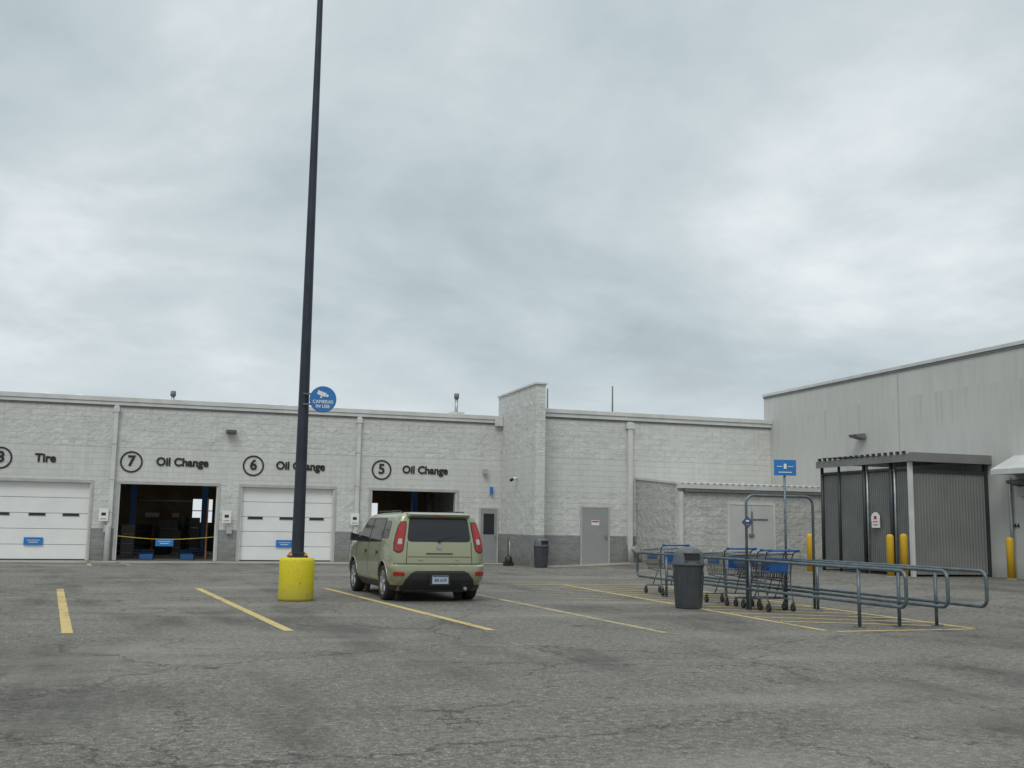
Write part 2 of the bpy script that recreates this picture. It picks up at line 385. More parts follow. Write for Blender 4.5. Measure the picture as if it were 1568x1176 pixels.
for (x0,x1,y0,z1,mt) in [(-1.3,-.5,47,1.1,'toolred'),(-.3,.6,47.5,1.4,'steelin'),(.8,1.5,48.5,.9,'black'),(-3,-2.2,48,1.9,'steelin'),(7.2,8,47.5,1.3,'liftblue'),(9.8,11,47,2.0,'steelin'),(-1.55,-1.1,40.5,1.2,'steelin'),(-2.0,-1.2,43.5,1.0,'black'),(.9,1.3,45.5,1.5,'black')]:
    b.box(x0,x1,y0,y0+.6,.015,z1,mt)
    for k in range(3): b.box(x0+.04,x1-.04,y0-.02,y0-.002,z1*(.15+.28*k),z1*(.15+.28*k)+.02,'trim')
for k in range(5): b.cyl((-.9+.01*k,45,.12+.22*k),(-.9+.01*k,45,.33+.22*k),.33,None,20,'tyre')
for k in range(3): b.cyl((-.1+.02*k,44.6,.02+.22*k),(-.1+.02*k,44.6,.23+.22*k),.33,None,20,'tyre')
b.cyl((.62,44,1.0),(.62,44,1.5),.2,None,16,'black'); b.cyl((.62,44,.02),(.62,44,1.0),.03,None,8,'black')
b.box(-.95,-.35,49.8,49.88,1.5,1.7,'white'); b.box(.2,.5,49.8,49.88,1.5,1.7,'white')
b.box(-1.0,.9,44,44.5,2.1,2.16,'steelin'); b.box(1.35,1.4,39.5,39.6,.02,2.2,'orange')
b.obj('workshop_equipment',garage,.01)
def secdoor(i,name):
    d0,d1=doors[i]; b=MB(); n=5; hh=DT/n; yy=Y1+.13
    for k in range(n): b.box(d0+.05,d1-.05,yy,yy+.05,k*hh+.003+.01,(k+1)*hh-.003,'door_white')
    b.box(d0+.05,d1-.05,yy+.052,yy+.07,.02,DT-.02,'door_light')
    for t in (.165,.5,.82):
        cx=d0+t*(d1-d0); b.box(cx-.27,cx+.27,yy-.012,yy-.001,1.45,1.57,'trim'); b.box(cx-.25,cx+.25,yy-.016,yy-.0125,1.465,1.555,'slit')
    b.box(d0+.05,d1-.05,yy-.006,yy-.001,.012,.05,'black')
    b.obj(name,garage,.003)
secdoor(0,'sectional_door'); secdoor(1,'sectional_door'); secdoor(2,'sectional_door'); secdoor(4,'sectional_door')
b=MB()
for d0,d1 in doors:
    b.box(d0-.07,d0-.001,Y1-.025,Y1-.002,0.02,DT+.1,'trim'); b.box(d1+.001,d1+.07,Y1-.025,Y1-.002,0.02,DT+.1,'trim'); b.box(d0,d1,Y1-.025,Y1-.002,DT+.001,DT+.1,'trim')
    b.box(d0+.001,d0+.05,Y1+.005,Y1+.28,.015,DT-.001,'coping'); b.box(d1-.05,d1-.001,Y1+.005,Y1+.28,.015,DT-.001,'coping')
b.obj('door_frames',garage)
for k,(d0,d1) in enumerate(doors[2:5]):
    cx=d0+.5*(d1-d0)-.05; b=MB(); yy=Y1+.06 if k==1 else Y1+.10
    b.box(cx-.29,cx+.29,yy-.02,yy,.50,.75,'blue'); b.box(cx-.2,cx+.2,yy-.024,yy-.0205,.65,.665,'white'); b.box(cx-.14,cx+.14,yy-.024,yy-.0205,.58,.60,'white')
    b.obj('door_notice',garage,.004)
b=MB(); d0,d1=doors[3]; pts=[(d0+.05+(d1-d0-.1)*i/14,Y1+.04,.83-.10*math.sin(math.pi*i/14)) for i in range(15)]; b.tube(pts,.010,6,'rope'); b.obj('safety_chain',garage)
def ring(cx,cz,name):
    b=MB(); n=48; r0,r1=.31,.365; vs=[];fs=[]
    for i in range(n):
        t=2*math.pi*i/n
        for r in(r0,r1): vs.append((cx+r*math.cos(t),Y1-.02,cz+r*math.sin(t)))
        for r in(r0,r1): vs.append((cx+r*math.cos(t),Y1-.003,cz+r*math.sin(t)))
    for i in range(n):
        a=i*4; c=((i+1)%n)*4
        fs+=[(a,a+1,c+1,c),(a+1,a+3,c+3,c+1),(a+2,a,c,c+2)]
    b.add(vs,fs,'lettering'); b.obj(name,garage)
tz=3.33
for num,cx,lab,tx in (('9',-9.9,'Tire',-8.9),('8',-5.33,'Tire',-4.28),('7',-1.27,'Oil Change',-.47),('6',2.78,'Oil Change',3.56),('5',7.35,'Oil Change',8.12)):
    ring(cx,tz,'bay_number_ring'); text(num,'bay_number',garage,(cx,Y1-.02,tz+.02),(R90,0,0),.50,'lettering',.014,.002,'CENTER')
    text(lab,'bay_lettering',garage,(tx,Y1-.02,tz+.03),(R90,0,0),.385,'lettering',.014,.002,'LEFT',.98)
b=MB()
for xx in (-10.7,-1.84,6.47): 
    b.box(xx-.07,xx+.07,Y1-.13,Y1-.003,1.15,5.23,'coping'); b.box(xx-.1,xx+.1,Y1-.15,Y1-.002,5.0,5.18,'coping')
    for zz in (1.6,2.7,3.9): b.box(xx-.09,xx+.09,Y1-.137,Y1-.004,zz,zz+.04,'trim')
    b.cyl((xx-.02,Y1-.1,.0),(xx-.02,Y1-.1,1.15),.095,.095,14,'trim')
b.box(15.78,15.96,34.9-.15,34.897,.75,5.2,'coping'); b.box(15.72,16.02,34.9-.18,34.896,4.95,5.17,'coping'); b.cyl((15.87,34.8,.75),(15.87,34.7,.15),.1,.1,12,'trim')
b.obj('downspouts',garage,.006)
b=MB()
for xx in (-10.9,-2.03,1.95,6.4):
    b.box(xx-.15,xx+.15,Y1-.19,Y1-.16,1.32,1.74,'white'); b.box(xx-.07,xx+.07,Y1-.194,Y1-.1905,1.5,1.6,'lettering'); b.box(xx-.1,xx+.1,Y1-.194,Y1-.1905,1.38,1.40,'lettering'); b.box(xx-.02,xx+.02,Y1-.158,Y1-.003,1.45,1.6,'trim')
    b.box(xx+.02,xx+.2,Y1-.12,Y1-.003,.95,1.2,'trim')
b.obj('bay_notice_plates',garage)
def flood(b,x,y,z,ax):
    if ax=='y': b.box(x-.09,x+.09,y-.06,y-.002,z-.08,z+.06,'trim'); b.add([(x-.17,y-.06,z+.1),(x+.17,y-.06,z+.1),(x+.17,y-.36,z+.07),(x-.17,y-.36,z+.07),(x-.17,y-.06,z-.06),(x+.17,y-.06,z-.06),(x+.17,y-.33,z-.02),(x-.17,y-.33,z-.02)],[(0,3,2,1),(4,5,6,7),(0,1,5,4),(1,2,6,5),(2,3,7,6),(3,0,4,7)],'gutterdark')
    else: b.add([(x-.06,y-.2,z+.1),(x-.06,y+.2,z+.1),(x-.42,y+.2,z+.06),(x-.42,y-.2,z+.06),(x-.002,y-.2,z-.09),(x-.002,y+.2,z-.09),(x-.38,y+.2,z-.02),(x-.38,y-.2,z-.02)],[(0,1,2,3),(4,7,6,5),(0,4,5,1),(1,5,6,2),(2,6,7,3),(3,7,4,0)],'gutterdark')
b=MB(); flood(b,1.96,Y1,4.47,'y'); b.obj('wall_floodlight',garage,.01)
b=MB(); b.box(11.2,11.36,Y1-.2,Y1-.002,3.3,3.48,'trim'); b.box(11.5,11.6,Y1-.12,Y1-.002,2.55,2.82,'blue'); b.cyl((11.95,36.0,3.1),(11.75,35.9,3.05),.04,.05,10,'white'); b.cyl((11.75,35.9,3.05),(11.66,35.85,3.0),.055,.055,10,'black')
b.obj('wall_cameras',garage)
b=MB(); x0,x1=11.1,11.86
b.box(x0,x0+.06,Y1-.04,Y1-.002,.01,2.05,'trim'); b.box(x1-.06,x1,Y1-.04,Y1-.002,.01,2.05,'trim'); b.box(x0+.06,x1-.06,Y1-.04,Y1-.002,1.99,2.05,'trim')
b.box(x0+.062,x1-.062,Y1-.03,Y1-.003,.012,1.988,'door_grey'); b.box(x0+.17,x1-.17,Y1-.036,Y1-.031,1.05,1.82,'slit'); b.cyl((x1-.12,Y1-.08,.98),(x1-.12,Y1-.03,.98),.025,.025,8,'galv')
b.obj('staff_door',garage)
b=MB(); x0,x1,yy=13.98,15.11,34.9; g=.05
b.box(x0,x0+.06,yy-.04,yy-.002,.01,2.12,'trim'); b.box(x1-.06,x1,yy-.04,yy-.002,.01,2.12,'trim'); b.box(x0+.06,x1-.06,yy-.04,yy-.002,2.06,2.12,'trim')
b.box(x0+.062,x1-.062,yy-.03,yy-.003,.012,2.058,'door_grey'); b.box(14.4,14.7,yy-.036,yy-.031,1.45,1.62,'white'); b.box(14.42,14.68,yy-.04,yy-.0365,1.55,1.6,'red'); b.box(x1-.2,x1-.1,yy-.07,yy-.031,1.0,1.1,'galv')
b.obj('exit_door',garage)
b=MB(); b.cyl((-.05,39.2,5.15),(-.05,39.2,5.85),.06,.06,12,'galv'); b.cyl((-.05,39.2,5.8),(-.05,39.2,5.98),.1,.09,12,'gutterdark')
b.cyl((10.55,39.5,5.15),(10.55,39.5,6.35),.065,.065,12,'galv'); b.cyl((10.55,39.5,6.3),(10.55,39.5,6.5),.1,.1,12,'gutterdark'); b.box(10.3,10.8,39.2,39.8,5.15,5.75,'coping')
b.cyl((13.3,36.6,5.15),(13.3,36.6,6.5),.035,.03,8,'gutterdark'); b.cyl((15.95,36.6,5.15),(15.95,36.6,6.75),.035,.03,8,'gutterdark')
for xx in (-7,-4.3,-3.2,3.0,3.6,4.2): b.lathe((xx,40.0,5.15),[(.45,0),(.45,.35),(.38,.5),(.2,.6),(.02,.63)],16,'white')
b.obj('roof_vents',garage)
# lean-to
Y3=31.7; X3=21.8
lean=empty('lean_to_store')
b=MB(); xa,xb=16.15,X3-.01
vs=[(xa,Y3,0),(xb,Y3,0),(xb,34.89,0),(xa,34.89,0),(xa,Y3,2.86),(xb,Y3,2.86),(xb,34.89,3.12),(xa,34.89,3.12)]
b.add(vs,[(0,3,2,1),(4,5,6,7),(0,1,5,4),(1,2,6,5),(2,3,7,6),(3,0,4,7)],'wall3'); b.obj('walls',lean)
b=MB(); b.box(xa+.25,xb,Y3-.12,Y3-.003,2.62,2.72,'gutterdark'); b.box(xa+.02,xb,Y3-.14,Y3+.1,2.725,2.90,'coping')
x=xa+.1
while x<xb-.1: b.box(x,x+.09,Y3-.17,Y3+3.1,2.902,2.945,'white'); x+=.24
b.add([(xa-.04,Y3,2.87),(xa+.08,Y3,2.87),(xa+.08,34.88,3.13),(xa-.04,34.88,3.13),(xa-.04,Y3,2.95),(xa+.08,Y3,2.95),(xa+.08,34.88,3.21),(xa-.04,34.88,3.21)],[(0,3,2,1),(4,5,6,7),(0,1,5,4),(1,2,6,5),(2,3,7,6),(3,0,4,7)],'coping')
b.obj('roof_edge',lean)
b=MB(); b.box(xa+.06,xa+.2,Y3-.1,Y3-.003,.1,2.61,'coping')
x0,x1=18.05,19.9
b.box(x0,x0+.08,Y3-.05,Y3-.003,.2,2.3,'coping'); b.box(x1-.08,x1,Y3-.05,Y3-.003,.2,2.3,'coping'); b.box(x0+.08,x1-.08,Y3-.05,Y3-.003,2.22,2.3,'coping')
b.box(x0+.083,(x0+x1)/2-.005,Y3-.035,Y3-.004,.21,2.217,'door_light'); b.box((x0+x1)/2+.005,x1-.083,Y3-.035,Y3-.004,.21,2.217,'door_light')
b.box(18.9,19.6,Y3-.06,Y3-.036,1.72,1.76,'galv'); b.box(18.95,19.0,Y3-.08,Y3-.036,1.3,2.0,'galv'); b.box(18.85,19.05,Y3-.08,Y3-.036,1.15,1.25,'galv')
b.obj('double_door',lean)
# ------------------------------------------------------------------ big store
store=empty('store_building')
b=MB(); b.box(X3,60,-12,35.35,0,6.5,'wall4'); b.obj('walls',store)
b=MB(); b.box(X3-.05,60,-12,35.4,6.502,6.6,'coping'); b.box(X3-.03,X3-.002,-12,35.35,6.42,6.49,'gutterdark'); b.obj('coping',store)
b=MB(); b.box(X3-.006,X3-.002,27.45,27.48,.2,6.4,'trim'); b.box(X3-.006,X3-.002,20.0,20.03,.2,6.4,'trim'); b.obj('panel_joints',store)
b=MB(); flood(b,X3,29.3,4.5,'x'); flood(b,X3,22.5,2.75,'x'); b.box(X3-.14,X3-.003,22.35,22.6,2.4,2.65,'trim'); b.obj('wall_floodlights',store)
b=MB(); b.add([(X3-.002,22.8,3.50),(X3-.002,18,3.50),(X3-.8,18,3.10),(X3-.8,22.8,3.10),(X3-.002,22.8,2.98),(X3-.002,18,2.98),(X3-.8,18,2.96),(X3-.8,22.8,2.96)],[(0,3,2,1),(4,5,6,7),(0,1,5,4),(1,2,6,5),(2,3,7,6),(3,0,4,7)],'coping'); b.obj('awning',store)
text('E44','door_code',store,(X3-.008,23.0,1.6),(R90,0,-R90),.2,'lettering',.004,.002,'LEFT')
b=MB(); b.box(X3-.05,X3-.003,19.5,20.9,.2,2.4,'door_grey'); b.cyl((X3-.08,22.9,.2),(X3-.08,22.9,2.9),.04,.04,10,'galv'); b.obj('service_door',store)
# ------------------------------------------------------------------ fenced enclosure
enc=empty('storage_enclosure'); xf,yf,yb,zt=19.2,23.8,27.9,3.42; g=.2
b=MB(); y=yf+.1
while y<yb-.08:
    b.box(xf+.03,xf+.045,y,y+.062,g+.1,zt-.25,'slat'); b.box(xf+.047,xf+.052,y+.062,y+.085,g+.1,zt-.25,'fencepost'); y+=.085
b.obj('side_slats',enc)
b=MB(); n=int((X3-xf-.1)/.05); rows=[[],[]]
for i in range(n*2):
    xx=xf+.08+i*.025; yy=yf+(.03 if (i//2)%2 else 0)
    rows[0].append((xx,yy,g+.06)); rows[1].append((xx,yy,3.05))
b.grid(rows,'sheet',False); b.obj('corrugated_front',enc)
b=MB()
for yy,w,mt in ((27.86,.05,'fencepost'),(27.0,.04,'fencepost'),(25.8,.05,'fencepost'),(25.66,.03,'galv'),(24.6,.05,'fencepost'),(24.45,.03,'galv')):
    b.cyl((xf,yy,g),(xf,yy,zt-.05),w,w,10,mt)
b.box(xf-.06,xf+.05,yf-.05,yf+.04,g,zt,'coping'); b.box(X3-.12,X3-.02,yf-.04,yf+.06,g,zt,'fencepost')
for zz in (g+.15,zt-.32): b.cyl((xf,yf,zz),(xf,yb,zz),.03,.03,8,'fencepost')
b.cyl((xf,yb,g),(X3,yb,g),.03,.03,8,'fencepost')
b.box(xf+.05,X3-.12,yf-.03,yf-.005,3.02,3.1,'fencepost')
b.obj('posts',enc)
b=MB(); b.box(xf-.12,X3-.01,yf-.15,yb+.05,zt+.002,zt+.05,'gutterdark'); b.box(xf-.15,xf-.122,yf-.15,yb+.05,zt-.12,zt+.09,'sheet'); b.box(xf-.15,X3-.01,yf-.20,yf-.152,zt-.12,zt+.13,'sheet')
y=yf
while y<yb: b.box(xf-.2,xf-.12,y,y+.07,zt+.092,zt+.17,'fencepost'); y+=.26
b.add([(xf-.1,yf-.14,zt+.06),(X3-.02,yf-.14,zt+.06),(X3-.02,yb,zt+.2),(xf-.1,yb,zt+.2)],[(0,1,2,3)],'sheet')
b.obj('canopy',enc)
b=MB(); b.cyl((xf-.07,25.25,1.75),(xf-.055,25.25,1.75),.19,.19,24,'white'); b.box(xf-.075,xf-.071,25.19,25.31,1.74,1.83,'red'); b.box(xf-.075,xf-.071,25.15,25.35,1.66,1.68,'lettering'); b.box(xf-.06,xf-.05,25.07,25.43,1.50,1.85,'white'); b.box(xf-.075,xf-.071,25.17,25.33,1.58,1.6,'red')
b.obj('warning_sign',enc)
b=MB(); b.box(xf+1.0,xf+2.2,yb-1.2,yb-.3,g,2.2,'steelin'); b.obj('stored_crates',enc,.02)
# ------------------------------------------------------------------ bollards
for x,y,h in ((17.6,26.2,1.1),(18.4,23.7,1.13),(18.72,23.55,1.15),(21.25,22.5,1.1)):
    b=MB(); b.lathe((0,0,0),[(.095,0),(.095,h-.09),(.085,h-.04),(.055,h-.01),(.01,h)],20,'bollard'); b.lathe((0,0,0),[(.14,0),(.13,.02)],20,'concrete')
    b.obj('bollard',None,0,1,(x,y,G(x)))
# ------------------------------------------------------------------ light pole
lp=empty('light_pole',(2.27,19.34,0))
b=MB(); n=28; prof=[(.315,0),(.318,.05),(.312,.4),(.314,.70),(.30,.745),(.27,.765)]
b.lathe((0,0,0),prof,n,'yellow'); b.obj('concrete_base',lp)
b=MB(); b.box(-.17,.17,-.17,.17,.767,.795,'pole')
for sx in(-1,1):
    for sy in(-1,1): b.cyl((sx*.13,sy*.13,.76),(sx*.13,sy*.13,.85),.018,.018,8,'orange'); b.cyl((sx*.13,sy*.13,.79),(sx*.13,sy*.13,.82),.034,.034,6,'orange')
b.box(-.12,.12,-.12,.12,.796,.86,'pole'); b.obj('base_plate',lp,.006)
TX=-.03/12.5
b=MB()
k=10; rows=[]
for i in range(k+1):
    z=.86+(13.2-.86)*i/k; r=.112-(.112-.046)*i/k; cx=TX*(z-.8); ring_=[]
    for j in range(17):
        t=2*math.pi*j/16; ring_.append((cx+r*math.cos(t),r*math.sin(t),z))
    rows.append(ring_)
b.grid(rows,'pole',True); b.obj('shaft',lp)
b=MB(); b.box(-.9+TX*12,.9+TX*12,-.04,.04,13.15,13.25,'pole')
for s in (-1,1): b.box(s*1.1-.35+TX*12,s*1.1+.35+TX*12,-.2,.2,13.1,13.25,'pole')
b.obj('lamp_heads',lp,.02)
cs=empty('camera_notice_sign',(2.27,19.34,0),-math.radians(8))
b=MB(); cx,cz=.34,3.63; b.cyl((cx,-.14,cz),(cx,-.155,cz),.235,.235,40,'blue'); b.cyl((cx,-.125,cz),(cx,-.138,cz),.243,.243,40,'galv_dark')
b.box(-.02,.30,-.124,-.10,cz+.08,cz+.11,'galv_dark'); b.box(-.02,.30,-.124,-.10,cz-.11,cz-.08,'galv_dark')
b.T=Matrix.Translation((cx,-.16,cz+.085))@Matrix.Rotation(.35,4,'Y')
b.box(-.11,.05,-.004,.003,-.03,.045,'white'); b.box(.055,.10,-.004,.003,-.015,.03,'white'); b.box(-.03,.0,-.004,.003,-.075,-.032,'white'); b.T=Matrix.Identity(4)
b.obj('sign_disc',cs)
text('CAMERAS','sign_text',cs,(cx,-.159,cz-.05),(R90,0,0),.085,'white',.002,.001,'CENTER'); text('IN USE','sign_text',cs,(cx,-.159,cz-.135),(R90,0,0),.085,'white',.002,.001,'CENTER')
# ------------------------------------------------------------------ trash cans
def trash(x,y,s,rz=0):
    e=empty('trash_can',(x,y,G(x)),rz)
    b=MB(); b.lathe((0,0,0),[(.225,0),(.232,.02),(.262,.70),(.268,.72),(.268,.76),(.255,.762)],28,'can')
    for i in range(14):
        t=2*math.pi*i/14; b.T=Matrix.Rotation(t,4,'Z'); b.add([(.228,-.012,.06),(.262,-.014,.64),(.262,.014,.64),(.228,.012,.06),(.240,-.008,.06),(.272,-.01,.64),(.272,.01,.64),(.240,.008,.06)],[(4,5,6,7),(0,1,5,4),(2,3,7,6),(1,2,6,5)],'can')
    b.T=Matrix.Identity(4)
    b.obj('bin_body',e)
    b=MB(); b.lathe((0,0,0),[(.283,.74),(.287,.78),(.27,.82),(.262,.90),(.245,.97),(.20,1.03),(.12,1.065),(.01,1.075)],28,'canlid')
    b.T=Matrix.Rotation(math.radians(-12),4,'Z'); b.box(-.13,.13,-.272,-.20,.84,.955,'black'); b.box(-.15,.15,-.285,-.19,.96,.975,'canlid'); b.box(-.14,.14,-.275,-.2,.815,.835,'canlid'); b.T=Matrix.Identity(4)
    b.obj('bin_lid',e)
    e.scale=(s,s,s); return e
trash(8.84,16.9,1.0); trash(12.05,33.6,.93,.4)
b=MB(); b.box(-.16,.16,-.12,.12,0,.14,'black'); b.cyl((0,.05,.1),(0,.1,1.0),.015,.015,8,'black'); b.cyl((.05,0,.1),(.05,.06,.85),.02,.02,8,'galv'); b.lathe((0,0,.0),[(.15,.1),(.12,.3),(.05,.36)],12,'black')
b.obj('lobby_dustpan',None,.01,1,(11.35,35.0,0))
b=MB(); b.tube([(0,0,.0),(0,0,.4),(.02,-.08,.5),(.05,-.25,.5)],.09,12,'trim'); b.lathe((.15,.1,0),[(.16,0),(.16,.1),(.1,.3),(.08,.5)],14,'gutterdark'); b.cyl((.05,-.25,.5),(.06,-.29,.5),.13,.13,14,'trim')
b.obj('standpipe',None,0,1,(15.75,34.35,G(15.7)))
# ------------------------------------------------------------------ cart corral
cc=empty('cart_corral'); b=MB()
def loop(x,y0,y1,zt,zb,r=.12):
    g=G(x); pts=[]
    def arc(cy,cz,a0,a1):
        for i in range(7):
            a=a0+(a1-a0)*i/6; pts.append((x,cy+r*math.cos(a),g+cz+r*math.sin(a)))
    arc(y0+r,zt-r,math.pi/2,math.pi); arc(y0+r,zb+r,math.pi,1.5*math.pi); arc(y1-r,zb+r,1.5*math.pi,2*math.pi); arc(y1-r,zt-r,0,math.pi/2)
    return pts
for x in (9.75,10.45,11.12):
    b.tube(loop(x,12.25,21.0,.86,.36),.026,10,'galv_dark',True)
    for yy in (13.3,16.35,19.6):
        b.cyl((x,yy,G(x)),(x,yy,.86+G(x)-.01),.026,.026,10,'galv_dark'); b.box(x-.07,x+.07,yy-.07,yy+.07,G(x)+.001,G(x)+.012,'galv_dark')
b.obj('side_rails',cc)
b=MB(); ya=16.45; zt=2.0; pts=[(9.75,ya,.0),(9.75,ya,zt-.15)]
for i in range(1,7): a=math.pi-math.pi/2*i/6; pts.append((9.9+.15*math.cos(a),ya,zt-.15+.15*math.sin(a)))
pts.append((10.97,ya,zt))
for i in range(1,7): a=math.pi/2-math.pi/2*i/6; pts.append((10.97+.15*math.cos(a),ya,zt-.15+.15*math.sin(a)))
pts.append((11.12,ya,.0)); b.tube(pts,.024,10,'galv_dark'); b.obj('arch',cc)
b=MB(); b.T=Matrix.Translation((9.75,ya-.03,1.52))@Matrix.Rotation(math.pi/4,4,'Y'); b.box(-.08,.08,-.01,.002,-.08,.08,'platetext'); b.T=Matrix.Identity(4); b.box(9.72,9.78,ya-.045,ya-.041,1.53,1.56,'white'); b.box(9.715,9.785,ya-.045,ya-.041,1.47,1.485,'orange'); b.obj('diamond_plate',cc)
sp=empty('corral_sign',(10.45,16.3,0),-math.radians(14))
b=MB(); b.cyl((0,0,0),(0,0,2.62),.022,.022,10,'galv_dark'); b.obj('post',sp)
b=MB(); b.box(-.2,.2,-.04,-.028,2.36,2.64,'blue'); b.box(-.025,.025,-.046,-.041,2.48,2.57,'white'); b.box(-.15,-.05,-.046,-.041,2.515,2.527,'white'); b.box(.05,.15,-.046,-.041,2.515,2.527,'white'); b.box(-.12,.12,-.046,-.041,2.41,2.425,'white'); b.obj('panel',sp)
# ------------------------------------------------------------------ shopping carts
def cart_mesh():
    b=MB()
    def P(side,t,s):
        wt=.27-.06*t; wb=.22-.05*t
        yt=-.36+.90*t; yb=-.30+.72*t
        zt=.98-.06*t; zb=.56-.02*t
        return (side*(wb+(wt-wb)*s), yb+(yt-yb)*s, zb+(zt-zb)*s)
    r=.004
    for side in(-1,1):
        for s in (0,.2,.4,.6,.8,1): b.tube([P(side,0,s),P(side,1,s)],.008 if s in(0,1) else r,5,'wire')
        for k in range(15): b.tube([P(side,k/14,0),P(side,k/14,1)],r,4,'wire')
    for k in range(8):
        w=-1+2*k/7
        for t in (0,1):
            b.tube([tuple(a*w if i==0 else a for i,a in enumerate(P(1,t,0))),tuple(a*w if i==0 else a for i,a in enumerate(P(1,t,1)))],r,4,'wire')
        b.tube([tuple(a*w if i==0 else a for i,a in enumerate(P(1,0,0))),tuple(a*w if i==0 else a for i,a in enumerate(P(1,1,0)))],r,4,'wire')
    for t in(0,1):
        for s in (0,.25,.5,.75,1): b.tube([P(-1,t,s),P(1,t,s)],.007 if s in (0,1) else r,5,'wire')
    for k in range(8): b.tube([P(-1,k/7,0),P(1,k/7,0)],r,4,'wire')
    for side in(-1,1):
        b.tube([(side*.28,-.50,1.04),(side*.28,-.38,1.0),(side*.27,-.33,.9),(side*.26,-.30,.5),(side*.26,-.36,.22),(side*.25,-.40,.14)],.013,8,'wire')
        b.tube([(side*.26,-.36,.22),(side*.22,.2,.19),(side*.17,.52,.17)],.013,8,'wire')
        b.tube([(side*.25,-.30,.5),(side*.18,.40,.53)],.011,6,'wire'); b.tube([(side*.22,.1,.2),(side*.2,-.1,.54)],.011,6,'wire')
        for (wx,wy) in ((side*.25,-.38),(side*.17,.50)):
            b.cyl((wx-.014,wy,.062),(wx+.014,wy,.062),.062,.062,16,'black'); b.cyl((wx-.017,wy,.062),(wx+.017,wy,.062),.025,.025,10,'wire'); b.box(wx-.022,wx+.022,wy-.02,wy+.02,.1,.15,'wire')
    for k in range(6): b.tube([(-.24+.01*k,-.34+.16*k,.215-.01*k),(.24-.01*k,-.34+.16*k,.215-.01*k)],r,4,'wire')
    b.tube([(-.29,-.50,1.04),(.29,-.50,1.04)],.017,10,'blue2')
    b.box(-.19,.19,-.345,-.335,.68,.90,'blue2'); b.box(-.22,.22,-.36,-.18,.645,.655,'blue2')
    b.box(-.12,.12,.515,.525,.72,.84,'blue2')
    for s in (-1,1): b.box(s*.29-.022,s*.29+.022,-.52,-.48,1.015,1.062,'blue2')
    return b
cm=cart_mesh(); first=cm.obj('shopping_cart'); 
def place(o,x,y,rz): o.location=(x,y,G(x)); o.rotation_euler=(0,0,rz)
carts=[(10.1,20.4,0.05),(10.08,17.7,.02),(10.1,16.35,.06),(10.12,16.65,.05)]
place(first,*carts[0])
for c in carts[1:4]:
    o=bpy.data.objects.new('shopping_cart',first.data); scene.collection.objects.link(o); place(o,*c)
# ------------------------------------------------------------------ car
def lerp_tab(tab,z):
    if z<=tab[0][0]: return tab[0][1]
    for (a,va),(c,vc) in zip(tab,tab[1:]):
        if z<=c: return va+(vc-va)*(z-a)/(c-a)
    return tab[-1][1]
YMIN=[(.2,-1.88),(.3,-1.96),(.40,-2.02),(.52,-2.045),(.64,-2.03),(.675,-1.985),(.9,-1.97),(1.05,-1.95),(1.2,-1.92),(1.4,-1.875),(1.5,-1.85),(1.56,-1.83),(1.59,-1.79),(1.605,-1.70),(1.612,-1.55)]
YMAX=[(.2,1.93),(.3,2.02),(.5,2.08),(.7,2.05),(.85,1.99),(.93,1.90),(.99,1.62),(1.04,1.36),(1.08,1.24),(1.2,1.09),(1.4,.83),(1.5,.67),(1.56,.50),(1.59,.25),(1.605,-.1),(1.612,-.4)]
WT=[(.2,.77),(.3,.83),(.42,.88),(.6,.892),(.8,.892),(.95,.882),(1.02,.87),(1.1,.855),(1.3,.805),(1.45,.76),(1.53,.725),(1.57,.68),(1.595,.60),(1.612,.46)]
RR=[(.2,.22),(.6,.20),(1.0,.17),(1.5,.12),(1.612,.10)]; RF=[(.2,.5),(.8,.48),(1.0,.30),(1.5,.2),(1.612,.15)]
def ring_pts(z,off=0):
    a=lerp_tab(WT,z)+off; y0=lerp_tab(YMIN,z)-off; y1=lerp_tab(YMAX,z)+off; rr=lerp_tab(RR,z)+off; rf=min(lerp_tab(RF,z)+off,a*.9)
    pts=[]; K=7
    def arc(cx,cy,r,a0,a1):
        for i in range(K):
            t=a0+(a1-a0)*i/(K-1); pts.append((cx+r*math.cos(t),cy+r*math.sin(t),z))
    arc(a-rr,y0+rr,rr,-math.pi/2,0); 
    for k in range(1,6): pts.append((a,y0+rr+(y1-rf-y0-rr)*k/6,z))
    arc(a-rf,y1-rf,rf,0,math.pi/2); arc(-a+rf,y1-rf,rf,math.pi/2,math.pi)
    for k in range(1,6): pts.append((-a,y1-rf+(y0+rr-y1+rf)*k/6,z))
    arc(-a+rr,y0+rr,rr,math.pi,1.5*math.pi)
    return pts
def side_x(y,z,off=.005):
    a=lerp_tab(WT,z)+off; y0=lerp_tab(YMIN,z)-off; y1=lerp_tab(YMAX,z)+off; rr=lerp_tab(RR,z)+off; rf=min(lerp_tab(RF,z)+off,a*.9)
    if y<y0+rr: return a-rr+math.sqrt(max(0,rr*rr-(y0+rr-y)**2))
    if y>y1-rf: return a-rf+math.sqrt(max(0,rf*rf-(y-y1+rf)**2))
    return a
def end_y(x,z,rear=True,off=.005):
    a=lerp_tab(WT,z)+off; y0=lerp_tab(YMIN,z)-off; y1=lerp_tab(YMAX,z)+off; rr=lerp_tab(RR,z)+off; rf=min(lerp_tab(RF,z)+off,a*.9); x=abs(x)
    if rear:
        return y0 if x<=a-rr else y0+rr-math.sqrt(max(0,rr*rr-min(rr,x-(a-rr))**2))
    return y1 if x<=a-rf else y1-rf+math.sqrt(max(0,rf*rf-min(rf,x-(a-rf))**2))
def densify(rows,n=4):
    out=[]
    for (a,c) in zip(rows,rows[1:]):
        for i in range(n): 
            t=i/n; out.append(tuple(p+(q-p)*t for p,q in zip(a,c)))
    out.append(rows[-1]); return out
car=empty('parked_car',(4.66,20.68,0),math.radians(2.5))
